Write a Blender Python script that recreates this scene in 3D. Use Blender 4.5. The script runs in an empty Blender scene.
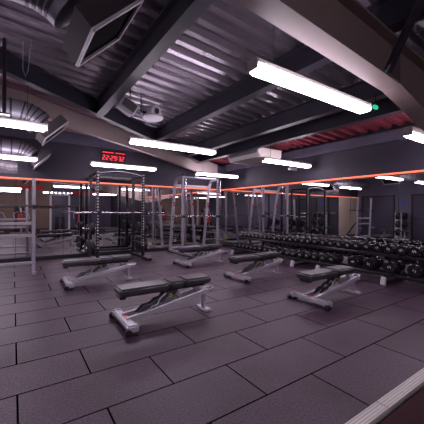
import bpy, bmesh, math, random
from mathutils import Vector, Matrix, Euler
random.seed(4)
S = bpy.context.scene
COL = S.collection
PI = math.pi
H = 1.33                      # eye height
XW, YW = 6.62, 9.01           # right wall, back wall
XL, YB = -2.9, -6.5           # side wall, wall behind the camera
RED_Z = 2.146

# ------------------------------------------------------------------ materials
def mat(name, col, rough=.5, metal=0., spec=.5, emit=None, es=0., noise=None, bump=None, coat=0.):
    m = bpy.data.materials.new(name); m.use_nodes = True
    nt = m.node_tree; b = nt.nodes['Principled BSDF']
    b.inputs['Base Color'].default_value = (*col, 1)
    b.inputs['Roughness'].default_value = rough
    b.inputs['Metallic'].default_value = metal
    b.inputs['Specular IOR Level'].default_value = spec
    b.inputs['Coat Weight'].default_value = coat
    if emit:
        b.inputs['Emission Color'].default_value = (*emit, 1)
        b.inputs['Emission Strength'].default_value = es
    if noise or bump:
        tc = nt.nodes.new('ShaderNodeTexCoord')
        n = nt.nodes.new('ShaderNodeTexNoise')
        sc = (noise or bump)[0]
        n.inputs['Scale'].default_value = sc
        n.inputs['Detail'].default_value = 5
        nt.links.new(tc.outputs['Object'], n.inputs['Vector'])
        if noise:
            mx = nt.nodes.new('ShaderNodeMix'); mx.data_type = 'RGBA'
            k = noise[1]
            mx.inputs[6].default_value = (*[c * (1 - k) for c in col], 1)
            mx.inputs[7].default_value = (*[min(1, c * (1 + k)) for c in col], 1)
            nt.links.new(n.outputs['Fac'], mx.inputs[0])
            nt.links.new(mx.outputs[2], b.inputs['Base Color'])
        if bump:
            bp = nt.nodes.new('ShaderNodeBump')
            bp.inputs['Strength'].default_value = bump[1]
            bp.inputs['Distance'].default_value = .01
            nt.links.new(n.outputs['Fac'], bp.inputs['Height'])
            nt.links.new(bp.outputs['Normal'], b.inputs['Normal'])
    return m

M = dict(
    wall=mat('dark_wall_paint', (.031, .026, .045), .6, noise=(3, .15)),
    sidewall=mat('slate_wall_paint', (.14, .13, .19), .6, noise=(3, .1)),
    beamgrey=mat('blue_grey_beam_paint', (.095, .087, .13), .5, noise=(5, .1)),
    purlin=mat('dark_steel_paint', (.032, .029, .046), .45, noise=(6, .2)),
    cream_shaded=mat('cream_beam_paint_shaded', (.27, .20, .19), .5, noise=(4, .08)),  # same cream paint as the far beam, darkened to carry the near rafter's shade
    cream=mat('cream_beam_paint_lit', (.46, .38, .36), .45, noise=(4, .08)),  # lighter copy of the beam paint, far beam's lamp light put into the colour
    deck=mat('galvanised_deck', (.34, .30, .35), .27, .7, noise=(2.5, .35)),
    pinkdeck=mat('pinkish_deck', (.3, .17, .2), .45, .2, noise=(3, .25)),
    reddeck=mat('red_deck', (.27, .05, .07), .45, .15, noise=(3, .25)),  # redder colour for the deck bay along the right wall
    silver=mat('silver_powder_coat', (.62, .6, .66), .26, .45),
    lilac=mat('pale_grey_paint', (.46, .43, .5), .35, .2),
    black=mat('black_powder_coat', (.02, .018, .024), .35, .2),
    midgrey=mat('grey_link_paint', (.1, .095, .11), .4, .4),
    darkgrey=mat('charcoal_paint', (.05, .045, .055), .4, .3),
    chrome=mat('chrome', (.75, .73, .76), .12, 1.),
    vinyl=mat('black_vinyl', (.042, .038, .048), .31, 0., 1.),
    rubberhead=mat('black_rubber_weight', (.014, .0125, .016), .22, 0, .6),
    plate=mat('cast_plate', (.022, .02, .025), .35, .2),
    white=mat('white_print', (.75, .72, .75), .5),
    whitefoot=mat('white_plastic', (.68, .65, .7), .4),
    yellow=mat('yellow_plastic', (.4, .38, .04), .4),
    red=mat('red_plastic', (.5, .03, .03), .4),
    duct=mat('spiral_duct_steel', (.32, .31, .36), .42, .55, noise=(7, .2)),
    ductbox=mat('plenum_steel', (.055, .045, .052), .6, 0, .2, noise=(5, .2)),
    ductin=mat('duct_inside_shade', (.006, .006, .008), .9, spec=.05),
    rim=mat('bright_rim', (.75, .72, .76), .35, .3),
    mirror=mat('mirror_glass', (.80, .80, .80), .012, 1.),
    skirt=mat('dark_skirting', (.02, .017, .022), .5),
    creamwall=mat('cream_wall_paint', (.42, .34, .27), .6, noise=(2, .1)),
    brown=mat('brown_wall_paint', (.22, .14, .11), .6, noise=(2, .2)),
    door=mat('dark_door_paint', (.05, .047, .08), .45),
    blue=mat('blue_sign', (.05, .1, .5), .4),
    acbody=mat('cream_plastic', (.85, .78, .72), .45),
    acgrille=mat('grey_grille', (.22, .2, .22), .5),
    housing=mat('light_housing', (.42, .39, .36), .4),
    speaker=mat('grey_speaker_cloth', (.45, .42, .47), .5),
    speakerw=mat('pale_speaker_plastic', (.65, .62, .67), .4),
    led=mat('light_diffuser', (.9, .88, .9), .4, emit=(.96, .84, 1.), es=22.),
    redled=mat('orange_red_led', (.8, .1, .04), .4, emit=(1., .22, .12), es=1.0),
    digit=mat('red_digit', (.5, .02, .02), .4, emit=(1., .05, .08), es=1.3),
    clock=mat('clock_face', (.03, .008, .012), .3),
    green=mat('green_exit', (.02, .4, .2), .4, emit=(.05, .8, .4), es=.6),
    poster=None, strip=None, floor=None, floor2=None,
)

def node_mat(name):
    m = bpy.data.materials.new(name); m.use_nodes = True
    return m, m.node_tree, m.node_tree.nodes['Principled BSDF']

# rubber tiles: 1.0 x 0.5 m in running bond
def make_floor():
    m, nt, b = node_mat('rubber_tile_floor')
    N, L = nt.nodes, nt.links
    tc = N.new('ShaderNodeTexCoord')
    mp = N.new('ShaderNodeMapping'); L.new(tc.outputs['Object'], mp.inputs['Vector'])
    mp.inputs['Location'].default_value = (0.0, 0.5, 0)
    br = N.new('ShaderNodeTexBrick'); L.new(mp.outputs['Vector'], br.inputs['Vector'])
    br.offset = .5; br.offset_frequency = 2; br.squash = 1
    br.inputs['Scale'].default_value = 1
    br.inputs['Brick Width'].default_value = 1.0
    br.inputs['Row Height'].default_value = .5
    br.inputs['Mortar Size'].default_value = .0075
    br.inputs['Mortar Smooth'].default_value = .3
    br.inputs['Bias'].default_value = 0
    br.inputs['Color1'].default_value = (.040, .022, .036, 1)
    br.inputs['Color2'].default_value = (.056, .031, .049, 1)
    br.inputs['Mortar'].default_value = (.006, .0045, .006, 1)
    n1 = N.new('ShaderNodeTexNoise'); L.new(tc.outputs['Object'], n1.inputs['Vector'])
    n1.inputs['Scale'].default_value = 70; n1.inputs['Detail'].default_value = 3
    n2 = N.new('ShaderNodeTexNoise'); L.new(tc.outputs['Object'], n2.inputs['Vector'])
    n2.inputs['Scale'].default_value = 1.4; n2.inputs['Detail'].default_value = 6; n2.inputs['Roughness'].default_value = .65
    r = N.new('ShaderNodeValToRGB'); L.new(n1.outputs['Fac'], r.inputs['Fac'])
    r.color_ramp.elements[0].position = .3; r.color_ramp.elements[0].color = (.35, .35, .35, 1)
    r.color_ramp.elements[1].position = .72; r.color_ramp.elements[1].color = (2.1, 2.0, 2.1, 1)
    r2 = N.new('ShaderNodeValToRGB'); L.new(n2.outputs['Fac'], r2.inputs['Fac'])
    r2.color_ramp.elements[0].position = .3; r2.color_ramp.elements[0].color = (.55, .53, .55, 1)
    r2.color_ramp.elements[1].position = .7; r2.color_ramp.elements[1].color = (1.45, 1.35, 1.45, 1)
    mx = N.new('ShaderNodeMix'); mx.data_type = 'RGBA'; mx.blend_type = 'MULTIPLY'; mx.inputs[0].default_value = 1
    L.new(br.outputs['Color'], mx.inputs[6]); L.new(r.outputs['Color'], mx.inputs[7])
    mx2 = N.new('ShaderNodeMix'); mx2.data_type = 'RGBA'; mx2.blend_type = 'MULTIPLY'; mx2.inputs[0].default_value = 1
    L.new(mx.outputs[2], mx2.inputs[6]); L.new(r2.outputs['Color'], mx2.inputs[7])
    L.new(mx2.outputs[2], b.inputs['Base Color'])
    rr = N.new('ShaderNodeMapRange'); L.new(n2.outputs['Fac'], rr.inputs['Value'])
    rr.inputs['To Min'].default_value = .36; rr.inputs['To Max'].default_value = .52
    ra = N.new('ShaderNodeMath'); ra.operation = 'ADD'; L.new(rr.outputs['Result'], ra.inputs[0]); L.new(br.outputs['Fac'], ra.inputs[1])
    L.new(ra.outputs[0], b.inputs['Roughness'])
    sp = N.new('ShaderNodeMapRange'); L.new(br.outputs['Fac'], sp.inputs['Value']); sp.inputs['To Min'].default_value = .55; sp.inputs['To Max'].default_value = .0
    L.new(sp.outputs['Result'], b.inputs['Specular IOR Level'])
    ad = N.new('ShaderNodeMath'); ad.operation = 'MULTIPLY_ADD'
    L.new(br.outputs['Fac'], ad.inputs[0]); ad.inputs[1].default_value = -1.2; L.new(n1.outputs['Fac'], ad.inputs[2])
    bp = N.new('ShaderNodeBump'); L.new(ad.outputs[0], bp.inputs['Height'])
    bp.inputs['Strength'].default_value = .55; bp.inputs['Distance'].default_value = .006
    L.new(bp.outputs['Normal'], b.inputs['Normal'])
    return m
M['floor'] = make_floor()
M['floor2'] = mat('dark_red_floor', (.04, .011, .016), .75, 0, .2, noise=(120, .5), bump=(120, .3))

def make_strip():
    m, nt, b = node_mat('ribbed_white_strip')
    N, L = nt.nodes, nt.links
    tc = N.new('ShaderNodeTexCoord')
    w = N.new('ShaderNodeTexWave'); L.new(tc.outputs['Object'], w.inputs['Vector'])
    w.bands_direction = 'Y'; w.inputs['Scale'].default_value = 16; w.inputs['Distortion'].default_value = .3
    r = N.new('ShaderNodeValToRGB'); L.new(w.outputs['Color'], r.inputs['Fac'])
    r.color_ramp.elements[0].color = (.52, .47, .43, 1); r.color_ramp.elements[1].color = (.8, .74, .7, 1)
    L.new(r.outputs['Color'], b.inputs['Base Color']); b.inputs['Roughness'].default_value = .6
    bp = N.new('ShaderNodeBump'); L.new(w.outputs['Fac'], bp.inputs['Height']); bp.inputs['Distance'].default_value = .003
    L.new(bp.outputs['Normal'], b.inputs['Normal'])
    return m
M['strip'] = make_strip()

def make_poster():
    m, nt, b = node_mat('abstract_grey_print')
    N, L = nt.nodes, nt.links
    tc = N.new('ShaderNodeTexCoord')
    w = N.new('ShaderNodeTexWave'); w.wave_type = 'RINGS'; L.new(tc.outputs['Object'], w.inputs['Vector'])
    w.inputs['Scale'].default_value = .9; w.inputs['Distortion'].default_value = 5; w.inputs['Detail'].default_value = 3
    n = N.new('ShaderNodeTexNoise'); L.new(tc.outputs['Object'], n.inputs['Vector']); n.inputs['Scale'].default_value = 16; n.inputs['Detail'].default_value = 6
    r = N.new('ShaderNodeValToRGB'); L.new(w.outputs['Color'], r.inputs['Fac'])
    e = r.color_ramp.elements
    e[0].position = .1; e[0].color = (.07, .06, .08, 1)
    e[1].position = .9; e[1].color = (.5, .48, .52, 1)
    x = e.new(.75); x.color = (.3, .06, .07, 1)
    x = e.new(.6); x.color = (.3, .28, .32, 1)
    mx = N.new('ShaderNodeMix'); mx.data_type = 'RGBA'; mx.blend_type = 'OVERLAY'; mx.inputs[0].default_value = .8
    L.new(r.outputs['Color'], mx.inputs[6]); L.new(n.outputs['Fac'], mx.inputs[7])
    L.new(mx.outputs[2], b.inputs['Base Color']); b.inputs['Roughness'].default_value = .4
    return m
M['poster'] = make_poster()

# ------------------------------------------------------------------ mesh helpers
class B:
    """collects shapes, then becomes ONE mesh object"""
    def __init__(s): s.bm = bmesh.new()
    def box(s, x0, x1, y0, y1, z0, z1, bev=0., rot=None, seg=1):
        c = Vector(((x0 + x1) / 2, (y0 + y1) / 2, (z0 + z1) / 2))
        mtx = Matrix.Translation(c)
        if rot: mtx = mtx @ Euler(rot).to_matrix().to_4x4()
        mtx = mtx @ Matrix.Diagonal((abs(x1 - x0), abs(y1 - y0), abs(z1 - z0), 1))
        r = bmesh.ops.create_cube(s.bm, size=1, matrix=mtx)
        if bev:
            es = list({e for v in r['verts'] for e in v.link_edges})
            bmesh.ops.bevel(s.bm, geom=es, offset=bev, segments=seg, affect='EDGES', clamp_overlap=True)
        return s
    def cyl(s, p0, p1, r, r2=None, n=16, caps=True):
        p0, p1 = Vector(p0), Vector(p1); d = p1 - p0
        mtx = Matrix.Translation((p0 + p1) / 2) @ d.to_track_quat('Z', 'Y').to_matrix().to_4x4()
        bmesh.ops.create_cone(s.bm, cap_ends=caps, segments=n, radius1=r, radius2=r if r2 is None else r2, depth=d.length, matrix=mtx)
        return s
    def ball(s, c, r, sc=(1, 1, 1)):
        bmesh.ops.create_uvsphere(s.bm, u_segments=14, v_segments=8, radius=r, matrix=Matrix.Translation(c) @ Matrix.Diagonal((*sc, 1)))
        return s
    def tube(s, pts, r, n=12, flat=None, up=(0, 0, 1)):
        """round (or w x h flat) bar swept along a polyline"""
        pts = [Vector(p) for p in pts]; rings = []
        up = Vector(up)
        for i, p in enumerate(pts):
            a = pts[max(i - 1, 0)]; b = pts[min(i + 1, len(pts) - 1)]
            t = (b - a).normalized()
            u = t.cross(up)
            if u.length < 1e-3: u = t.cross(Vector((1, 0, 0)))
            u.normalize(); v = u.cross(t).normalized()
            k = 1.
            if 0 < i < len(pts) - 1:
                k = 1 / max(.5, math.cos((pts[i] - a).angle(b - pts[i]) / 2))
            rg = []
            if flat:
                w, h = flat[0] / 2, flat[1] / 2 * k
                c = min(w, h) * .3
                for (x, y) in ((w, -h + c), (w, h - c), (w - c, h), (-w + c, h), (-w, h - c), (-w, -h + c), (-w + c, -h), (w - c, -h)):
                    rg.append(s.bm.verts.new(p + u * x + v * y))
            else:
                for j in range(n):
                    an = 2 * PI * j / n
                    rg.append(s.bm.verts.new(p + (u * math.cos(an) + v * math.sin(an) * 1) * r))
            rings.append(rg)
        m = len(rings[0])
        for a, b in zip(rings, rings[1:]):
            for j in range(m):
                s.bm.faces.new((a[j], a[(j + 1) % m], b[(j + 1) % m], b[j]))
        s.bm.faces.new(rings[0][::-1]); s.bm.faces.new(rings[-1])
        return s
    def prism(s, poly, axis, a0, a1):
        """poly: 2-D outline; axis: the direction it is extruded along"""
        def P(u, v, w):
            return {'x': (w, u, v), 'y': (u, w, v), 'z': (u, v, w)}[axis]
        A = [s.bm.verts.new(P(u, v, a0)) for u, v in poly]
        Bv = [s.bm.verts.new(P(u, v, a1)) for u, v in poly]
        s.bm.faces.new(A); s.bm.faces.new(Bv[::-1])
        n = len(poly)
        for j in range(n):
            s.bm.faces.new((A[j], Bv[j], Bv[(j + 1) % n], A[(j + 1) % n]))
        return s
    def quad(s, *p):
        s.bm.faces.new([s.bm.verts.new(q) for q in p]); return s
    def xf(s, mtx): bmesh.ops.transform(s.bm, matrix=mtx, verts=s.bm.verts[:]); return s
    def build(s, name, m, parent=None, smooth=True):
        bmesh.ops.recalc_face_normals(s.bm, faces=s.bm.faces[:])
        me = bpy.data.meshes.new(name)
        s.bm.to_mesh(me); s.bm.free()
        me.materials.append(M[m] if isinstance(m, str) else m)
        if smooth:
            for p in me.polygons: p.use_smooth = True
            me.set_sharp_from_angle(angle=math.radians(38))
        o = bpy.data.objects.new(name, me); COL.objects.link(o)
        if parent: o.parent = parent
        return o

def tag(o, label, cat, group=None):
    o['label'] = label; o['category'] = cat
    if group: o['group'] = group
    return o
def thing(name, label, cat, loc=(0, 0, 0), rz=0, group=None):
    o = bpy.data.objects.new(name, None); COL.objects.link(o)
    o.location = loc; o.rotation_euler = (0, 0, rz); o.empty_display_size = .1
    return tag(o, label, cat, group)
def struct(o): o['kind'] = 'structure'; return o
def kids(o): return [c for c in bpy.data.objects if c.parent == o]
def dup(root, loc, rz=0, label=None, group=None):
    tree = [(c, kids(c)) for c in kids(root)]
    r = root.copy(); COL.objects.link(r); r.location = loc; r.rotation_euler = (0, 0, rz)
    if label: r['label'] = label
    if group: r['group'] = group
    for ch, subs in tree:
        c = ch.copy(); COL.objects.link(c); c.parent = r
        for g in subs:
            d = g.copy(); COL.objects.link(d); d.parent = c
    return r
def arc(c, r, a0, a1, n, plane='xz', y=0):
    out = []
    for i in range(n + 1):
        a = math.radians(a0 + (a1 - a0) * i / n)
        u, v = c[0] + r * math.cos(a), c[1] + r * math.sin(a)
        out.append((u, y, v) if plane == 'xz' else (y, u, v))
    return out

# ------------------------------------------------------------------ the setting
TILE0 = .03
fl = B().box(XL, XW, 1.04, YW, -.06, 0).build('floor', 'floor', smooth=False)
struct(fl)
# shift so brick joints fall where the photograph has them
for v in fl.data.vertices: v.co.x -= .03 ; v.co.y -= .02
fl.location = (.03, .02, 0)
struct(B().box(XL, XW, YB, .925, -.06, -.004).build('floor_entrance', 'floor2', smooth=False))
t = 1
x = XL
while x < XW:
    x1 = {0: 0}.get(t, x + 1.0)
    xa, xb = x, min(x + 1.0, XW)
    struct(B().box(xa + .004, xb - .004, .95, 1.035, -.05, .012, .003).build('trim_%d' % t, 'strip', smooth=False))
    x += 1.0; t += 1
struct(B().box(XL, XW, .925, 1.04, -.06, -.03).build('trim_%d' % t, 'skirt', smooth=False))

WT = 3.7
struct(B().box(XL - .15, XW + .15, YW, YW + .15, 0, WT).build('wall_back', 'wall', smooth=False))
struct(B().box(XW, XW + .15, YB, YW, 0, WT).build('wall_right', 'wall', smooth=False))
struct(B().box(XL - .15, XL, YB, YW, 0, WT + .2).build('wall_left', 'sidewall', smooth=False))
struct(B().box(XL - .15, XW + .15, YB - .15, YB, 0, WT + .2).build('wall_front', 'brown', smooth=False))
struct(B().box(XL, -1.03, YW - .012, YW, .1, RED_Z - .03).build('wall_back_panel', 'creamwall', smooth=False))
struct(B().box(.1, 1.9, YB, YB + .02, 2.75, 3.1).build('wall_front_band', 'red', smooth=False))
struct(B().box(3.6, XW, YB + .0, YB + .02, 2.5, 2.8).build('wall_front_band', 'red', smooth=False))
struct(B().box(2.3, XW, YB, YB + .01, 0, 3.4).build('wall_front_panel', 'beamgrey', smooth=False))
struct(B().box(XL, XW, YW - .03, YW, 0, .1, .004).build('baseboard_back', 'skirt', smooth=False))
struct(B().box(XW - .03, XW, YB, YW - .03, 0, .1, .004).build('baseboard_right', 'skirt', smooth=False))
# doors in the side wall (seen in the mirrors)
for n, (y0, y1) in enumerate(((7.15, 8.7), (4.7, 6.25)), 1):
    fr = B().box(XL, XL + .05, y0 - .07, y0, 0, 2.22).box(XL, XL + .05, y1, y1 + .07, 0, 2.22).box(XL, XL + .05, y0 - .07, y1 + .07, 2.15, 2.22)
    d = struct(B().box(XL, XL + .03, y0, y1, 0, 2.15, .004).build('door_%d' % n, 'door', smooth=False))
    fr.build('door_frame', 'skirt', d, smooth=False)
    ym = y1 - .12
    B().cyl((XL + .03, ym, 1.05), (XL + .08, ym, 1.05), .012).cyl((XL + .08, ym + .01, 1.05), (XL + .08, ym - .13, 1.05), .012).build('door_handle', 'chrome', d)

# roof: deck height falls gently towards the right wall
def zd(x): return H + 2.25 - .07 * x
def zp(x): return zd(x) - .30                    # underside of the purlins
XA, XB_, XC, XD, XE = 1.39, 2.98, 4.34, 5.06, 6.52
def ysplit(x): return 5.18 + .59 * x
def deck(name, m, region):
    b = B(); pitch = .25; dep = .075
    y = YB
    while y < YW:
        prof = [(y, 0), (y + .085, 0), (y + .115, dep), (y + .22, dep), (y + .25, 0)]
        for (ya, za), (yb, zb) in zip(prof, prof[1:]):
            ym = (ya + yb) / 2
            if ym > YW: continue
            yb2 = min(yb, YW)
            xs = (ym - 5.18) / .59
            if region == 'main': x0, x1 = max(XL, min(xs, XD)), XD
            else: x0, x1 = None, None
            segs = []
            if region == 'main': segs = [(max(XL, xs), XD)]
            else:
                segs = [(XL, min(xs, XD))] if region == 'edge' else [(XD, XW)]
            for x0, x1 in segs:
                if x1 - x0 < .01: continue
                b.quad((x0, ya, zd(x0) + za), (x1, ya, zd(x1) + za), (x1, yb2, zd(x1) + zb), (x0, yb2, zd(x0) + zb))
        y += pitch
    o = b.build(name, m, smooth=False)
    return struct(o)
deck('ceiling', 'deck', 'main')
deck('ceiling_edge_bays', 'pinkdeck', 'edge')
deck('ceiling_wall_bay', 'reddeck', 'wall')
struct(B().quad((XL, YB, zd(XL) + .12), (XW, YB, zd(XW) + .12), (XW, YW, zd(XW) + .12), (XL, YW, zd(XL) + .12)).build('ceiling_upper_slab', 'skirt', smooth=False))

def ibeam_outline(w, h, tw=.012, tf=.016):
    a, c = w / 2, tw / 2
    return [(-a, 0), (a, 0), (a, tf), (c, tf), (c, h - tf), (a, h - tf), (a, h), (-a, h), (-a, h - tf), (-c, h - tf), (-c, tf), (-a, tf)]
def ibeam(name, m, p0, p1, w, h, label=None):
    """p0,p1: centre of the underside at both ends"""
    p0, p1 = Vector(p0), Vector(p1)
    d = p1 - p0; u = Vector((d.y, -d.x, 0)).normalized()
    b = B(); A, C = [], []
    for (a, z) in ibeam_outline(w, h):
        A.append(b.bm.verts.new(p0 + u * a + Vector((0, 0, z))))
        C.append(b.bm.verts.new(p1 + u * a + Vector((0, 0, z))))
    n = len(A)
    b.bm.faces.new(A); b.bm.faces.new(C[::-1])
    for j in range(n): b.bm.faces.new((A[j], C[j], C[(j + 1) % n], A[(j + 1) % n]))
    o = b.build(name, m, smooth=False)
    o['kind'] = 'structure'
    return o
def xdiag(x): return ysplit(x)
for i, xx in enumerate((XA, XB_, XC, XD)):
    yend = ysplit(xx) if xx < XD else YW
    ibeam('purlin_beam', 'purlin', (xx, YB, zp(xx)), (xx, yend, zp(xx)), .15, .30)
ibeam('purlin_beam', 'purlin', (-1.3, YB, zp(-1.3)), (-1.3, ysplit(-1.3), zp(-1.3)), .15, .30)
# edge beam where the main deck ends
x0, x1 = -2.85, XD
ibeam('edge_beam', 'purlin', (x0, ysplit(x0), zp(x0) - .0), (x1, ysplit(x1), zp(x1)), .13, .29)
# wall-head beam on the right wall
struct(B().box(XE - .02, XW - .001, YB, YW - .001, H + 1.49, H + 1.72, .01).build('wall_head_beam', 'beamgrey', smooth=False))
# near cream rafter with haunch
def rafter(name, y, w, h):
    b = B()
    def bot(x): return H + 1.50 - .07 * x if x < 3.2 else H + 1.50 - .07 * 3.2 - .235 * (x - 3.2)
    def top(x): return H + 1.95 - .07 * x
    xs = [XL, 3.2, XW]
    tf, tw = .02, .014
    for a, c in zip(xs, xs[1:]):
        for yy0, yy1, za, zb in ((y - w / 2, y + w / 2, 'b', 'bt'), (y - tw / 2, y + tw / 2, 'bt', 'tb'), (y - w / 2, y + w / 2, 'tb', 't')):
            f = {'b': bot, 'bt': lambda q: bot(q) + tf, 'tb': lambda q: top(q) - tf, 't': top}
            lo, hi = f[za], f[zb]
            vs = [(a, yy0, lo(a)), (c, yy0, lo(c)), (c, yy1, lo(c)), (a, yy1, lo(a)), (a, yy0, hi(a)), (c, yy0, hi(c)), (c, yy1, hi(c)), (a, yy1, hi(a))]
            V = [b.bm.verts.new(v) for v in vs]
            for q in ((0, 1, 2, 3), (4, 5, 6, 7), (0, 1, 5, 4), (1, 2, 6, 5), (2, 3, 7, 6), (3, 0, 4, 7)):
                b.bm.faces.new([V[k] for k in q])
    # stiffener plate at the haunch
    b.box(3.185, 3.2, y - w / 2 + .004, y + w / 2 - .004, bot(3.2) + .01, top(3.2) - .01)
    o = b.build(name, 'cream_shaded', smooth=False); o['kind'] = 'structure'; return o
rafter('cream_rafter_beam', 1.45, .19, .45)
# far cream beam running diagonally into the corner
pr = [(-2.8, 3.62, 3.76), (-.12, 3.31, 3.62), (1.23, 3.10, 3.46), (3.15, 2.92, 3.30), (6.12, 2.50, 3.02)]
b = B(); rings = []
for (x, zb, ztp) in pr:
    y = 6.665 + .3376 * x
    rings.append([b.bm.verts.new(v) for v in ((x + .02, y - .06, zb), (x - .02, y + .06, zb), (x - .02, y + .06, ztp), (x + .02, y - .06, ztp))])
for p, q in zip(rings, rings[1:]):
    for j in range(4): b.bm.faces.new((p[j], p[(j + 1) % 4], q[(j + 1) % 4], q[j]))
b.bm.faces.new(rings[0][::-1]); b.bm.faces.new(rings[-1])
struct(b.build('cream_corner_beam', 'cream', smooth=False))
struct(B().box(6.13, 6.6, 8.66, 8.99, 2.62, 3.0, .01).build('beam_bracket', 'purlin', smooth=False))
struct(B().box(XL, 6.5, YW - .04, YW - .001, 3.2, 3.7).build('wall_head_beam', 'beamgrey', smooth=False))
# dark diagonal brace near the camera
o = B().tube([(2.86, 1.33, H + 1.30), (2.60, .83, H + 1.9)], .02, flat=(.06, .06)).build('diagonal_brace_beam', 'purlin', smooth=False); o['kind'] = 'structure'

# ------------------------------------------------------------------ red led strips
for nm, args, lb in (('led_strip', (-1.03, XW - .025, YW - .025, YW, RED_Z - .018, RED_Z + .018), 'glowing red-orange light strip running above the mirrors on the back wall'),
                     ('led_strip', (XW - .025, XW, .0, YW - .03, RED_Z - .018, RED_Z + .018), 'glowing red-orange light strip running above the mirrors on the right wall')):
    tag(B().box(*args).build(nm, 'redled', smooth=False), lb, 'light strip')
tag(B().box(XL, -1.035, YW - .025, YW, RED_Z - .018, RED_Z + .018).build('led_strip', 'redled', smooth=False), 'short glowing red light strip above the cream wall panel', 'light strip')

# ------------------------------------------------------------------ mirrors
G = 'frameless wall mirror panels'
zt = RED_Z - .045
ords = ['first', 'second', 'third', 'fourth', 'fifth', 'sixth', 'seventh', 'eighth', 'ninth', 'tenth', 'eleventh', 'twelfth', 'thirteenth', 'fourteenth', 'fifteenth', 'sixteenth', 'seventeenth', 'eighteenth', 'nineteenth', 'twentieth', 'twenty-first', 'twenty-second', 'twenty-third', 'twenty-fourth', 'twenty-fifth', 'twenty-sixth', 'twenty-seventh', 'twenty-eighth', 'twenty-ninth', 'thirtieth']
xr = XW - .02
k = 0
while xr > -1.0:
    xl = max(xr - 1.09, -1.02)
    tag(B().box(xl + .003, xr - .003, YW - .014, YW - .004, .105, zt, .002).build('wall_mirror', 'mirror', smooth=False),
        'tall frameless mirror on the back wall, %s panel from the corner' % ords[k], 'mirror', G)
    xr = xl; k += 1
ye = YW - .02; k = 0
js = [2.83 + 1.05 * i for i in range(5, -3, -1)]
for yj in js:
    tag(B().box(XW - .014, XW - .004, yj + .003, ye - .003, .105, zt, .002).build('wall_mirror', 'mirror', smooth=False),
        'tall frameless mirror on the right wall, %s panel from the corner' % ords[k], 'mirror', G)
    ye = yj; k += 1

# ------------------------------------------------------------------ ceiling lights
def light(xc, y, ln, label, z=2.50, hh=.085):
    t = thing('ceiling_light', label, 'ceiling light', (xc, y, z), 0, 'suspended fluorescent battens')
    B().box(-ln / 2, ln / 2, -.05, .05, .035, hh, .01).build('housing', 'housing', t, smooth=False)
    B().box(-ln / 2 + .02, ln / 2 - .02, -.075, .075, -.022, .036, .02, seg=3).build('diffuser', 'led', t)
    for sx in (-1, 1):
        B().box(sx * ln / 2 - .012, sx * ln / 2 + .012, -.06, .06, -.01, hh - .005, .008).build('end_cap', 'housing', t, smooth=False)
        xx = sx * ln * .36
        B().cyl((xx, 0, .08), (xx, 0, zd(xc + xx) - z + .01), .0035, n=6).build('suspension_wire', 'black', t)
    return t
rows = ((1.80, 'near the cream rafter'), (4.88, 'in the middle row'), (7.85, 'close to the back mirrors'))
cols = ((-.47, 1.76, 'left-hand'), (2.50, 1.76, 'centre'), (5.56, 1.66, 'right-hand'))
extra = {(0, 0): None}
for yi, (y, yl) in enumerate(rows):
    for xi, (xc, ln, xl) in enumerate(cols):
        if (yi, xi) == (0, 2):
            light(5.72, 1.98, 1.62, 'cream-housed ceiling light cut by the right edge below the haunched beam', 2.50, .13)
        elif (yi, xi) == (0, 0):
            light(xc - 1.1, y, ln, 'left-hand ceiling light nearest the camera, reflected in the left mirrors')
        elif (yi, xi) == (2, 0):
            light(xc + .06, 8.0, ln, 'left-hand ceiling light close to the back mirrors over the grey print')
        else:
            light(xc, y, ln, '%s white ceiling light %s' % (xl, yl))
light(-.47, -1.5, 1.76, 'left-hand white ceiling light near the cable station, seen only in the mirrors')
for y in (-4.2,):
    for xc, ln, xl in cols:
        light(xc, y, ln, '%s white ceiling light %s, seen only in the mirrors' % (xl, 'by the brown wall'))

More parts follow.
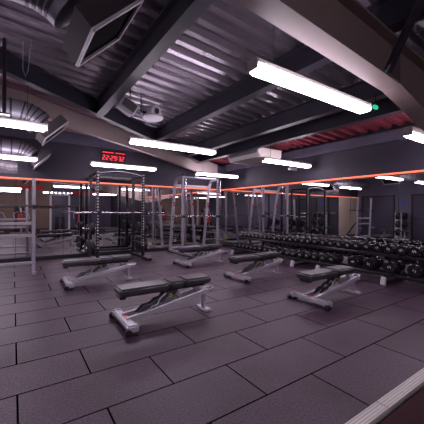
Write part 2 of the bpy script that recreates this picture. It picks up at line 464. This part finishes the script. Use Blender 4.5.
# ------------------------------------------------------------------ air ducts
def duct(y, label, dz=0.):
    t = thing('air_duct', label, 'air duct', (0, y, dz), 0, 'air ducts with square nozzles')
    zc = H + 1.62; r = .215
    path = [(x, 0, zc) for x in (XL + .02, -1.5, -.25)]
    path[-1] = (.08, 0, zc)
    path += [(.08 + .46 * math.sin(a), 0, zc - .46 + .46 * math.cos(a)) for a in [math.radians(9 * i) for i in range(1, 6)]]
    path = [(x - .03, yy, z) for x, yy, z in path]
    path[0] = (XL + .02, 0, zc)
    pts = [Vector(p) for p in path]
    B().tube(path, r, n=28).build('duct_tube', 'duct', t)
    for p, q in [((x, 0, zc), (x + .03, 0, zc)) for x in (-2.6, -2.0, -1.4, -.9, -.5, -.25, -.05)]:
        B().cyl(p, q, r + .004, n=28).build('seam_band', 'darkgrey', t)
    for i in range(3, len(pts) - 1, 1):
        dd = (pts[i + 1] - pts[i]).normalized() * .012
        B().cyl(pts[i] - dd, pts[i] + dd, r + .005, n=28).build('seam_band', 'darkgrey', t)
    # plenum box: opening plane tilted 45 degrees, facing +x and down
    n = Vector((1, 0, -1)).normalized(); e = Vector((1, 0, 1)).normalized(); yv = Vector((0, 1, 0))
    c = Vector((.60, 0, H + 1.36)); L, W, Dp = .235, .29, .16
    bx = B()
    def P(a, w, d): return c + e * a + yv * w + n * d
    f = [P(-L, -W, 0), P(L, -W, 0), P(L, W, 0), P(-L, W, 0)]
    g = [P(-L, -W, -Dp), P(L, -W, -Dp), P(L, W, -Dp), P(-L, W, -Dp)]
    for i in range(4):
        j = (i + 1) % 4
        bx.quad(f[i], f[j], g[j], g[i])
    bx.quad(*g)
    bx.build('nozzle_box', 'ductbox', t, smooth=False)
    gr = B().quad(P(-L + .01, -W + .01, -.02), P(L - .01, -W + .01, -.02), P(L - .01, W - .01, -.02), P(-L + .01, W - .01, -.02))
    gr.build('opening_shade', 'ductin', t, smooth=False)  # black sheet painting the shade inside the open nozzle
    rm = B()
    for i in range(4):
        rm.tube([f[i], f[(i + 1) % 4]], .01, flat=(.024, .024), up=n)
    rm.build('rim', 'rim', t, smooth=False)
    return t
duct(2.33, 'big steel air duct nozzle with pale rim overhead at the upper left')
duct(5.75, 'steel air duct with elbow and nozzle above the left ceiling light', -.03)
duct(8.60, 'small-looking steel air duct nozzle furthest away, near the grey print', -.13)

# hanging bits at the upper left
tag(B().cyl((-.10, 4.72, 2.58), (-.10, 4.72, zd(-.1) - .0), .022).box(-.16, -.04, 4.66, 4.78, 2.58, 2.60, .004).build('drop_rod', 'black'), 'dark vertical drop rod at the left edge beside the duct elbow', 'rod')
tag(B().tube([(.10, 4.6, 3.55), (.10, 4.62, 3.2), (.13, 4.62, 3.1), (.16, 4.62, 3.2), (.19, 4.6, 3.56)], .006, n=6).build('hanging_cable', 'lilac'), 'thin pale looped cable hanging at the upper left', 'cable')

# twin speakers on a bracket
t = thing('ceiling_speaker', 'grey box speaker hung beside the dark beam at the upper left', 'speaker', (1.62, 5.0, 3.12))
B().box(-.15, .15, -.13, .13, -.10, .12, .02, rot=(math.radians(12), math.radians(28), 0)).build('cabinet', 'speaker', t, smooth=False)
B().box(-.12, .12, -.152, -.135, -.08, .06, .01, rot=(math.radians(12), math.radians(28), 0)).build('speaker_grille', 'darkgrey', t, smooth=False)
B().cyl((.06, 0, .1), (.06, 0, zd(1.68) - 3.12), .012).build('bracket', 'black', t)
t = thing('ceiling_speaker', 'pale round barrel speaker with dish, right of the grey box speaker', 'speaker', (2.08, 5.1, 3.12))
B().cyl((-.04, .16, .08), (.06, -.16, .02), .10, n=24).build('barrel', 'speakerw', t)
B().cyl((.06, -.16, .02), (.066, -.172, .018), .05, n=20).build('cone', 'darkgrey', t)
B().ball((.05, 0, -.06), .2, (1, .9, .32)).build('dish', 'speakerw', t)
B().cyl((-.17, 0, .0), (-.17, 0, zd(1.9) - 3.12), .014).cyl((-.17, 0, .0), (.02, 0, .02), .02).build('bracket', 'black', t)

# exit light
t = thing('exit_sign', 'small glowing green exit light hung at the upper right', 'sign', (4.18, 2.1, 2.80))
B().box(-.05, .05, -.02, .02, -.025, .025, .008).build('lamp_box', 'green', t, smooth=False)
B().cyl((.0, 0, .03), (.0, 0, .2), .008).build('bracket', 'black', t)

# ceiling air-conditioning unit
t = thing('air_conditioner', 'cream ceiling air conditioner hung behind the right-hand middle light', 'air conditioner', (5.62, 6.15, 2.76))
B().prism([(-.42, .10), (-.36, .0), (.36, .0), (.42, .05), (.42, .23), (-.42, .23)], 'y', -.62, .66).build('casing', 'acbody', t, smooth=False)
B().box(-.36, .30, -.5, .55, -.012, .001, .003).build('intake_grille', 'acgrille', t, smooth=False)
B().prism([(-.425, .11), (-.40, .07), (-.41, .19), (-.428, .19)], 'y', -.56, .6).build('louvre', 'acgrille', t, smooth=False)
for sx in (-.3, .3):
    for sy in (-.5, .5): B().cyl((sx, sy, .22), (sx, sy, zd(5.62 + sx) - 2.76 + .01), .007, n=6).build('hanger_rod', 'black', t)
t = thing('sensor_box', 'small white box hung under the right-hand middle light', 'sensor', (5.35, 4.55, 2.315))
B().box(-.11, .11, -.05, .05, -.03, .03, .01).build('casing', 'whitefoot', t, smooth=False)
B().cyl((0, 0, .03), (0, 0, zd(5.35) - 2.315), .005, n=6).build('bracket', 'black', t)

# ------------------------------------------------------------------ clock & print on back wall
t = thing('digital_clock', 'red digital wall clock showing 22:29:32 above the back mirrors', 'clock', (2.50, YW - .03, 2.93))
B().box(-.36, .36, -.02, .03, -.14, .19, .008).build('clock_casing', 'clock', t, smooth=False)
SEG = {'0': 'abcdef', '1': 'bc', '2': 'abged', '3': 'abgcd', '5': 'afgcd', '9': 'abcfgd'}
def digit(b, ch, x, z, w, h, th):
    m_ = z + h / 2
    R = dict(a=(x + th, x + w - th, z + h - th, z + h), g=(x + th, x + w - th, m_ - th / 2, m_ + th / 2), d=(x + th, x + w - th, z, z + th),
             f=(x, x + th, m_ + th * .3, z + h - th * .3), b=(x + w - th, x + w, m_ + th * .3, z + h - th * .3),
             e=(x, x + th, z + th * .3, m_ - th * .3), c=(x + w - th, x + w, z + th * .3, m_ - th * .3))
    for s_ in SEG[ch]:
        a, c, d_, e_ = R[s_]; b.box(a, c, -.027, -.021, d_, e_)
b = B(); x = -.325
for ch in '22:29:32':
    if ch == ':':
        b.box(x + .0, x + .016, -.027, -.021, -.055, -.035).box(x, x + .016, -.027, -.021, .01, .03); x += .038
    else:
        digit(b, ch, x, -.09, .078, .14, .017); x += .098
b.build('clock_digits', 'digit', t, smooth=False)
b = B(); x = -.32
for w in (.05, .06, .04, .07, .05, .0, .05, .06, .04, .06, .03):
    if w: b.box(x, x + w, -.027, -.021, .125, .15)
    x += w + .012 if w else .05
b.build('date_line', 'digit', t, smooth=False)

t = thing('wall_print', 'unframed grey patterned print high on the back wall at the left edge', 'poster', (-.45, YW - .03, 2.62))
B().box(-.52, .54, 0, .028, -.36, .30, .003).build('print_panel', 'poster', t, smooth=False)
t = thing('wall_sign', 'small blue square sign on the side wall between the doors', 'sign', (XL + .01, 6.68, 1.82))
B().box(0, .012, -.11, .11, -.11, .11, .003).build('sign_plate', 'blue', t, smooth=False)

# ------------------------------------------------------------------ benches
def bench(name_label, loc, rz=0, shift=0., split=(.60, .20, .38), white=None):
    t = thing('weight_bench', name_label, 'bench', loc, rz, 'adjustable weight benches')
    # origin: centre of front foot on the floor, x along the bench
    B().box(-.055, .055, -.30, .30, .04, .10, .014, seg=2).build('front_foot', 'silver', t)
    for sy in (-1, 1):
        B().box(-.065, .065, sy * .30 - .04, sy * .30 + .04, .022, .112, .02, seg=2).build('foot_cap', 'silver', t)
        B().cyl((-.055, sy * .33 - .022, .038), (-.055, sy * .33 + .022, .038), .038, n=20).build('wheel', 'black', t)
        B().box(-.01, .05, sy * .3 - .035, sy * .3 + .035, 0, .03, .006).build('rubber_foot', 'black', t, smooth=False)
    B().box(.0, .045, -.05, .05, .098, .103, .001).build('sticker', 'red', t, smooth=False)
    # main rail
    for sy in (-1, 1):
        B().tube([(.0, sy * .085, .09), (.10, sy * .085, .10), (.95, sy * .085, .25), (1.03, sy * .085, .268), (1.10, sy * .085, .262)], .03, flat=(.04, .062)).build('main_rail', 'silver', t, smooth=False)
    B().cyl((1.06, -.085, .26), (1.06, .085, .26), .028).build('rail_crossbar', 'silver', t)
    # handle loop at the rear
    B().tube([(1.03, -.05, .25), (1.15, -.06, .275), (1.20, -.045, .285), (1.215, 0, .285), (1.20, .045, .285), (1.15, .06, .275), (1.03, .05, .25)], .014, n=10).build('handle', 'silver', t)
    # rear leg and pad foot
    B().tube([(1.06, 0, .26), (1.075, 0, .04)], .03, flat=(.07, .05), up=(1, 0, 0)).build('rear_leg', 'silver', t, smooth=False)
    B().box(1.02, 1.13, -.13, .13, .0, .035, .012, seg=2).build('rear_foot', 'silver', t, smooth=False)
    # zig-zag adjustment ladder (two plates)
    prof = [(.12, .12), (.20, .12), (.27, .165), (.33, .165), (.38, .21), (.46, .21), (.52, .26), (.62, .27), (.68, .36), (.50, .36), (.44, .27), (.37, .26), (.31, .215), (.22, .205)]
    for sy in (-1, 1):
        B().prism(prof, 'y', sy * .045 - .006, sy * .045 + .006).build('ladder_plate', 'midgrey', t, smooth=False)
    B().tube([(.16, -.1, .13), (.24, -.1, .14), (.30, -.1, .20), (.36, -.1, .21), (.40, -.1, .28), (.48, -.1, .33)], .009, n=8).build('support_rod', 'silver', t)
    B().cyl((.54, -.10, .30), (.54, .10, .30), .018).ball((.54, -.10, .30), .02).build('adjuster_knob', 'yellow', t)
    # seat post & brackets
    for pp in ([(.72, 0, .21), (.62, 0, .37)], [(.98, 0, .24), (.90, 0, .38)]):
        B().tube(pp, .02, flat=(.05, .06), up=(0, 1, 0)).build('seat_post', 'silver', t, smooth=False)
    x0 = -.09 - shift; L = sum(split) + .016
    B().box(x0 + .08, x0 + L - .05, -.06, .06, .34, .376, .006).build('pad_frame', 'black', t, smooth=False)
    x = x0
    nm = ('back_pad', 'middle_pad', 'seat_pad')
    for q, w in enumerate(split):
        hw = .145 if q == 0 else .14
        B().box(x, x + w, -hw, hw, .362 + .008 * q, .452 + .008 * q, .024, seg=3).build(nm[q if len(split) == 3 else 2 * q], 'vinyl', t)
        x += w + .012
    B().box(x0 + .012, x0 + .09, -.09, .09, .325, .366, .012).build('pad_bracket', 'black', t, smooth=False)
    return t
Gb = 'adjustable weight benches'
bench('black flat bench on silver frame, nearest one, centre left', (1.07, 3.36, 0), math.radians(-1))
bench('black flat bench on silver frame behind the nearest one, before the black rack', (.80, 5.68, 0), math.radians(-1.5))
bench('black bench with wide silver foot, centre of the floor near the dumbbell rack', (3.62, 4.42, 0), math.radians(-1), .05)
bench('black two-pad bench with wide silver foot, right of the floor', (3.57, 2.70, 0), math.radians(-1.5), .06, (.62, .44))
bench('small-looking black bench furthest away, in front of the silver smith machine', (3.42, 6.27, 0), 0, .0)

# ------------------------------------------------------------------ smith machine
def perforated(b, x, y, z0, z1, d=.028, step=.075):
    z = z0
    while z < z1:
        b.cyl((x - d, y - .0, z), (x - d, y - .004, z), .012, n=8); z += step
def upright(parent, x, y, z1, m, w=.06, d=.06, holes=None, name='upright', z0=0.):
    b = B().box(x - w / 2, x + w / 2, y - d / 2, y + d / 2, z0, z1, .006)
    n0 = None
    if holes:
        n0 = set(b.bm.faces); z = .35
        while z < z1 - .1:
            b.box(x - .017, x + .017, y - d / 2 - .003, y - d / 2 + .001, z, z + .036)
            b.box(x - w / 2 - .003, x - w / 2 + .001, y - .012, y + .012, z, z + .03)
            z += .075
        for f in b.bm.faces:
            if f not in n0: f.material_index = 1
    u = b.build(name, m, parent, smooth=False)
    if holes: u.data.materials.append(M[holes])
    return u
def plate(name, c, r, th, label, group, m='plate', axis='x'):
    d = {'x': Vector((1, 0, 0)), 'y': Vector((0, 1, 0))}[axis]
    t = thing(name, label, 'weight plate', c, 0, group)
    B().cyl(-d * th / 2, d * th / 2, r, n=28).cyl(-d * (th / 2 + .006), d * (th / 2 + .006), r * .42, n=20).build('disc', m, t)
    b = B()
    b.cyl(-d * (th / 2 + .009), d * (th / 2 + .009), r * .16, n=14)
    b.build('hub', 'chrome', t)
    return t

t = thing('smith_machine', 'tall pale-grey smith machine by the back mirrors near the corner', 'smith machine', (4.27, 7.36, 0))
X0, X1 = 0., 1.30; yu = .50; yr = 1.38
for sx, xx in ((-1, X0), (1, X1)):
    B().tube([(xx, 0, .05), (xx, yr, .05)], .03, flat=(.08, .07)).build('base_rail', 'lilac', t, smooth=False)
    B().box(xx - .05, xx + .05, -.02, .05, 0, .03).box(xx - .05, xx + .05, yr - .05, yr + .02, 0, .03).build('rubber_foot', 'black', t, smooth=False)
    upright(t, xx, yu, 2.46, 'lilac', .068, .07, 'darkgrey' if sx > 0 else None)
    B().cyl((xx - sx * .0, yu, 2.40), (xx, yu, 2.47), .05, n=20).build('top_cap', 'black', t)
    gx = xx + .11 * (1 if sx < 0 else 1)
    B().cyl((gx, yu, .06), (gx, yu, 2.36), .016, n=12).build('guide_rod', 'chrome', t)
    B().tube([(xx, yr - .04, .05), (xx, yr - .12, .6), (xx, yr - .30, 1.8), (xx, yr - .38, 2.15), (xx, yr - .45, 2.30), (xx, yr - .58, 2.36), (xx, yu, 2.37)], .03, flat=(.065, .085), up=(1, 0, 0)).build('curved_rear_post', 'lilac', t, smooth=False)
    B().box(xx - .035, xx + .035, yr - .32, yr - .21, 1.55, 1.62).build('red_collar', 'red', t, smooth=False)
    B().box(xx - .05, xx + .05, yu - .02, yu + .07, .10, .20, .012).box(xx + .04, xx + .12 , yu - .04, yu + .06, .09, .16, .01).build('safety_stop', 'yellow', t, smooth=False)
    for zz in (.75, 1.05, 1.5):
        B().cyl((xx, yr - .12 - (zz - .6) * .15, zz), (xx - .0, yr - .34 - (zz - .6) * .15, zz + .03), .02).build('storage_peg', 'black', t)
B().tube([(X0, yu, .10), (X1, yu, .10)], .03, flat=(.08, .09)).build('lower_crossbar', 'darkgrey', t, smooth=False)
B().tube([(X0, yr - .38, 2.15), (X1, yr - .38, 2.15)], .03, flat=(.07, .07)).tube([(X0, yu, 2.37), (X1, yu, 2.37)], .03, flat=(.06, .06)).build('top_crossbar', 'lilac', t, smooth=False)
B().tube([(X0, yr - .04, .12), (X1, yr - .04, .12)], .025, flat=(.06, .06)).build('rear_crossbar', 'lilac', t, smooth=False)
bar = B().cyl((-.38, yu - .06, 1.17), (X1 + .42, yu - .06, 1.17), .015).build('smith_bar', 'chrome', t)
for xx in (X0, X1):
    B().cyl((xx - .06, yu - .06, 1.17), (xx + .07, yu - .06, 1.17), .045).build('bar_carriage', 'black', bar)

# ------------------------------------------------------------------ black power rack
t = thing('power_rack', 'black four-post power rack with white hole rows, standing by the back mirrors', 'power rack', (1.80, 7.88, 0))
W, D_ = 1.22, .82
for xx in (0, W):
    upright(t, xx, 0, 2.33, 'black', .075, .075, 'white')
    upright(t, xx, D_, 2.33, 'black', .075, .075)
    B().tube([(xx, -.55, .04), (xx, D_ + .12, .04)], .03, flat=(.08, .07)).build('base_rail', 'black', t, smooth=False)
    B().tube([(xx, 0, 2.29), (xx, D_, 2.29)], .03, flat=(.07, .07)).build('side_beam', 'black', t, smooth=False)
    B().tube([(xx, 0, .42), (xx, D_, .42)], .03, flat=(.05, .05)).build('side_brace', 'black', t, smooth=False)
    B().box(xx - .045, xx + .045, -.22, -.03, 1.23, 1.26).box(xx - .045, xx + .045, -.23, -.2, 1.23, 1.33).build('bar_hook', 'black', t, smooth=False)
    B().box(xx - .03, xx + .03, -.35, -.03, .60, .66, .01).build('spotter_arm', 'black', t, smooth=False)
B().tube([(0, 0, 2.28)] + [(W * i / 10, 0, 2.28 + .09 * math.sin(PI * i / 10)) for i in range(1, 10)] + [(W, 0, 2.28)], .02, n=10).build('pull_up_bar', 'black', t)
B().tube([(0, D_, 2.29), (W, D_, 2.29)], .03, flat=(.07, .07)).tube([(0, D_, .2), (W, D_, .2)], .03, flat=(.07, .07)).build('rear_crossbar', 'black', t, smooth=False)
sgn = {0: -1, W: 1}
for xx in (0, W):
    for yy in (.22, .62):
        for zz in (.36, .85):
            B().cyl((xx, yy, zz), (xx + sgn[xx] * .24, yy, zz), .022).build('storage_peg', 'chrome', t)
b = None
# barbell resting in the hooks
def barbell(c, ln, label, sleeve=.42, col='chrome'):
    t = thing('barbell', label, 'barbell', c)
    h = ln / 2
    B().cyl((-h + sleeve, 0, 0), (h - sleeve, 0, 0), .014).build('bar_shaft', col, t)
    for s_ in (-1, 1):
        B().cyl((s_ * (h - sleeve), 0, 0), (s_ * h, 0, 0), .025).build('bar_sleeve', col, t)
        B().cyl((s_ * (h - sleeve - .015), 0, 0), (s_ * (h - sleeve + .015), 0, 0), .04).build('collar', 'darkgrey', t)
        B().cyl((s_ * (h - sleeve - .08), 0, 0), (s_ * (h - sleeve - .05), 0, 0), .017).build('band', 'red', t)
    return t
barbell((2.41, 7.74, 1.275), 2.36, 'chrome barbell resting in the hooks of the black power rack')
# plates stored on the pegs
places = [(1.80, -1, .22, .36, .21), (1.80, -1, .62, .36, .2), (1.80, -1, .22, .85, .16), (1.80, -1, .62, .85, .13),
          (3.02, 1, .22, .36, .225), (3.02, 1, .62, .36, .21), (3.02, 1, .22, .85, .18), (3.02, 1, .62, .85, .15)]
for (px, sg, dy, zz, r) in places:
    side = 'left' if sg < 0 else 'right'
    tier = 'lower' if zz < .5 else 'upper'
    dep = 'front' if dy < .4 else 'rear'
    for k in range(2):
        plate('weight_plate', (px + sg * (.075 + .05 * k), 7.88 + dy, zz + .0), r - .02 * k, .04,
              'black %s weight plate on the %s %s peg at the %s of the power rack' % ('inner' if k == 0 else 'outer', tier, dep, side), 'black plates stored on the power rack')

# ------------------------------------------------------------------ silver squat rack at the left edge
t = thing('squat_rack', 'silver squat rack with horizontal rails at the left edge', 'squat rack', (-.78, 7.12, 0))
W = 1.14
for xx in (0, W):
    B().tube([(xx, .14, .04), (xx, .10, 1.2), (xx, .06, 2.0)], .03, flat=(.062, .07), up=(1, 0, 0)).build('upright', 'silver', t, smooth=False)
    B().tube([(xx, -.08, .03), (xx, .85, .03)], .03, flat=(.08, .055)).build('base_rail', 'silver', t, smooth=False)
    B().tube([(xx, .12, .9), (xx, .75, .06)], .025, flat=(.05, .05), up=(1, 0, 0)).build('rear_strut', 'darkgrey', t, smooth=False)
    B().box(xx - .03, xx + .03, -.06, .10, 1.36, 1.385).box(xx - .03, xx + .03, -.07, -.04, 1.36, 1.44).build('bar_hook', 'black', t, smooth=False)
    B().cyl((xx, .05, .62), (xx, -.12, .62), .018).build('storage_peg', 'silver', t)
for zz, m in ((1.05, 'silver'), (.80, 'silver'), (.22, 'silver')):
    B().tube([(0, .13, zz), (W, .13, zz)], .03, flat=(.06, .06)).build('crossbar', m, t, smooth=False)
B().cyl((0, .78, .09), (W, .78, .09), .03).build('rear_crossbar', 'silver', t)
barbell((-.02, 7.085, 1.415), 2.4, 'thin dark barbell resting on the silver squat rack', col='darkgrey')

# ------------------------------------------------------------------ dumbbell racks
def db_rack(y0, y1, label):
    t = thing('dumbbell_rack', label, 'dumbbell rack', (0, y0, 0), 0, 'black two-tier dumbbell racks')
    L = y1 - y0
    for nm, xa, xb, z in (('lower_tray', 5.62, 6.06, .18), ('upper_tray', 5.90, 6.30, .50)):
        for xx in (xa + .06, xb - .06):
            B().box(xx - .035, xx + .035, 0, L, z, z + .03, .006).build(nm, 'black', t, smooth=False)
        B().box(xa, xa + .018, 0, L, z - .02, z + .025, .004).build('tray_lip', 'black', t, smooth=False)
    for yy in (.12, L - (.12 if y1 > 7 else .55)):
        u = B().tube([(6.38, yy, .05), (6.28, yy, .56)], .03, flat=(.07, .08), up=(1, 0, 0)).box(5.66, 6.34, yy - .03, yy + .03, .12, .185).box(5.94, 6.32, yy - .03, yy + .03, .44, .505)
        u.build('upright', 'black', t, smooth=False)
        B().box(5.62, 6.46, yy - .035, yy + .035, .02, .07, .006).build('base_rail', 'black', t, smooth=False)
        B().box(5.55, 5.62, yy - .04, yy + .04, .0, .15, .012, rot=(0, math.radians(16), 0)).build('white_foot', 'whitefoot', t, smooth=False)
    return t
db_rack(4.62, 7.20, 'black two-tier dumbbell rack nearest the corner')
db_rack(2.52, 4.58, 'black two-tier dumbbell rack in the middle of the right wall')
db_rack(.46, 2.48, 'black two-tier dumbbell rack cut by the right edge')

def dumbbell_proto(r, hl, name='dumbbell'):
    t = thing(name, 'x', 'dumbbell', (0, 0, 0))
    B().cyl((-.075, 0, 0), (.075, 0, 0), .016, n=10).build('handle', 'chrome', t)
    for s_ in (-1, 1):
        a, c = s_ * .06, s_ * (.06 + hl)
        e = .014
        h = B().cyl((a, 0, 0), (a + s_ * e, 0, 0), r - e, r, n=18).cyl((a + s_ * e, 0, 0), (c - s_ * e, 0, 0), r, n=18).cyl((c - s_ * e, 0, 0), (c, 0, 0), r, r - e, n=18)
        o = h.build('weight_head', 'rubberhead', t)
        b = B()
        f = c + s_ * .0015
        b.box(min(c, f), max(c, f), -.026, -.014, -.024, .024, rot=(.35 * s_, 0, 0)).box(min(c, f), max(c, f), .010, .021, -.022, .022, rot=(.35 * s_, 0, 0))
        b.build('number_print', 'white', o, smooth=False)
    return t
protos = [dumbbell_proto(r, l) for r, l in ((.076, .08), (.084, .088), (.092, .096), (.098, .105), (.118, .125))]
used = {p.name: 0 for p in protos}
radii = (.076, .084, .092, .098, .118)
def put(k, x, y, z, label, group):
    proto = protos[k]; loc = (x, y, z + radii[k])
    if not used[proto.name]:
        used[proto.name] = 1; proto.location = loc; proto['label'] = label; proto['group'] = group; o = proto
    else: o = dup(proto, loc, 0, label, group)
    o.rotation_euler = (random.uniform(-.5, .5), 0, random.uniform(-.05, .05))
    return o
i = 0; y = 7.10
while y > 1.3:
    k = 0 if y > 5.9 else 1 if y > 4.6 else 2 if y > 3.4 else 3
    put(k, 6.10, y, .532, 'black round dumbbell on the upper tier, %s from the corner end' % (ords[i] if i < 30 else 'last'), 'dumbbells on the upper tier'); i += 1
    y -= (.172, .188, .203, .215)[k]
i = 0; y = 7.08
while y > 3.6:
    k = 0 if y > 6.2 else 1 if y > 5.0 else 2 if y > 4.2 else 3
    put(k, 5.84, y, .212, 'black round dumbbell on the lower tier, %s from the corner end' % ords[i], 'dumbbells on the lower tier'); i += 1
    y -= (.178, .195, .208, .23)[k]
for k, y in enumerate((3.27, 2.96, 2.58, 2.18, 1.80)):
    put(4, 5.86, y, .212, ['large black dumbbell starting the wide-spaced run on the lower tier',
        'large black dumbbell with pale print just left of the right-hand white foot', 'large black dumbbell just right of the right-hand white foot',
        'large black dumbbell on the lower tier touching the right edge of view', 'large black dumbbell on the lower tier beyond the right edge'][k], 'large dumbbells on the lower tier')

# ------------------------------------------------------------------ things seen only in the mirrors
# cable station behind the camera
t = thing('cable_station', 'pale grey cable station with twin weight stacks, seen in the left mirror', 'cable machine', (1.75, -.75, 0))
for xx in (0, .95):
    B().box(xx - .05, xx + .05, -.05, .05, 0, 2.25, .01).build('upright', 'whitefoot', t, smooth=False)
    B().box(xx - .06, xx + .06, -.35, .35, 0, .07, .01).build('base_rail', 'whitefoot', t, smooth=False)
B().box(-.05, 1.0, -.05, .05, 2.18, 2.26, .01).box(-.05, 1.0, -.04, .04, .10, .18, .01).build('crossbar', 'whitefoot', t, smooth=False)
for xx in (.32, .63):
    b = B()
    for k in range(14): b.box(xx - .1, xx + .1, -.07, .07, .2 + .055 * k, .25 + .055 * k, .004)
    b.build('weight_stack', 'black', t, smooth=False)
    B().cyl((xx - .06, 0, .18), (xx - .06, 0, 2.2), .01).cyl((xx + .06, 0, .18), (xx + .06, 0, 2.2), .01).build('guide_rod', 'chrome', t)
for k in range(6):
    B().ball((-.05 + .21 * k, 0, 2.34), .075).build('pulley_ball', 'whitefoot', t)
# selectorised press with red pads, twice
def press(loc, rz, label):
    t = thing('chest_press_machine', label, 'exercise machine', loc, rz, 'press machines behind the camera')
    B().box(-.5, .5, -.04, .04, 0, .07, .01).box(-.04, .04, -.5, .5, 0, .07, .01).build('base_rail', 'lilac', t, smooth=False)
    B().box(-.35, -.27, -.25, .25, .05, 1.55, .01).build('weight_tower', 'black', t, smooth=False)
    B().tube([(-.27, 0, 1.5), (.0, 0, 1.45), (.15, 0, 1.2)], .03, flat=(.08, .08), up=(0, 1, 0)).build('top_arm', 'lilac', t, smooth=False)
    B().box(.05, .42, -.18, .18, .42, .5, .02).build('seat_pad', 'red', t, smooth=False)
    B().box(-.03, .05, -.16, .16, .52, 1.15, .02, rot=(0, -.15, 0)).build('back_pad', 'red', t, smooth=False)
    B().box(.15, .25, -.04, .04, .05, .43).build('seat_post', 'lilac', t, smooth=False)
    for s_ in (-1, 1):
        B().tube([(.1, s_ * .1, 1.25), (.2, s_ * .36, 1.15), (.45, s_ * .36, .85), (.55, s_ * .3, .85)], .018).build('press_arm', 'lilac', t)
    return t
press((.35, -1.9, 0), math.radians(80), 'black machine with red pads seen in the left mirror, behind the cable station')
press((-.9, -3.2, 0), math.radians(60), 'black machine with red pads further back, seen in the left mirror')
press((3.6, -2.6, 0), math.radians(100), 'black machine with red pads beside the brown wall, seen in the mirrors')
# plate tower beside the doors
t = thing('plate_tree', 'silver plate storage tower by the side wall between the doors', 'plate rack', (-2.55, 6.62, 0))
B().box(-.04, .04, -.04, .04, 0, 1.3, .006).build('post', 'silver', t, smooth=False)
B().box(-.25, .25, -.04, .04, 0, .05, .006).box(-.04, .04, -.3, .3, 0, .05, .006).build('base_rail', 'silver', t, smooth=False)
pegs = []
for zz in (.35, .75, 1.15):
    for s_ in (-1, 1):
        B().cyl((0, 0, zz), (0, s_ * .3, zz), .02).build('storage_peg', 'chrome', t)
        pegs.append((zz, s_))
for zz, s_ in pegs:
    for k in range(2):
        plate('weight_plate', (-2.55, 6.62 + s_ * (.11 + .07 * k), zz), .17, .055,
              'black plate on the %s %s arm of the plate tower, %s' % ({.35: 'bottom', .75: 'middle', 1.15: 'top'}[zz], 'door-side' if s_ > 0 else 'camera-side', 'inner' if k == 0 else 'outer'),
              'plates on the storage tower', axis='y')
# flat utility bench and pale frame between doors and mirrors
t = thing('utility_bench', 'long low black bench with pale frame near the side wall doors', 'bench', (-1.75, 6.6, 0), math.radians(90))
B().box(-.62, .62, -.14, .14, .42, .49, .02, seg=2).build('pad', 'vinyl', t)
for s_ in (-1, 1):
    B().box(s_ * .45 - .03, s_ * .45 + .03, -.2, .2, 0, .06, .006).box(s_ * .45 - .03, s_ * .45 + .03, -.03, .03, .05, .42).build('leg', 'silver', t, smooth=False)
tag(B().box(XL + .002, XL + .05, 6.84, 7.06, 0, 1.3, .004).build('wall_panel_board', 'whitefoot', smooth=False), 'pale upright board on the side wall beside the door', 'board')

# ------------------------------------------------------------------ world, camera
w = bpy.data.worlds.new('world'); S.world = w; w.use_nodes = True
w.node_tree.nodes['Background'].inputs[0].default_value = (.02, .018, .025, 1)
w.node_tree.nodes['Background'].inputs[1].default_value = .1

cam = bpy.data.cameras.new('camera'); co = bpy.data.objects.new('camera', cam); COL.objects.link(co)
cam.sensor_fit = 'HORIZONTAL'; cam.sensor_width = 36; cam.lens = 292.24 / 424 * 36
cam.clip_start = .05; cam.clip_end = 100
yaw, pitch, roll = .5978, -.0024, .0062
fwd = Vector((math.sin(yaw) * math.cos(pitch), math.cos(yaw) * math.cos(pitch), math.sin(pitch)))
q = fwd.to_track_quat('-Z', 'Y')
co.rotation_mode = 'QUATERNION'
co.rotation_quaternion = q @ Euler((0, 0, roll)).to_quaternion()
co.location = (0, 0, H)
S.camera = co

S.view_settings.view_transform = 'Standard'
S.view_settings.look = 'None'
S.view_settings.exposure = 0.12
S.view_settings.gamma = 1
S.view_settings.use_curve_mapping = False
cy = S.cycles
cy.max_bounces = 12; cy.glossy_bounces = 8; cy.diffuse_bounces = 4
cy.caustics_reflective = True
cy.sample_clamp_indirect = 4
cy.use_denoising = True
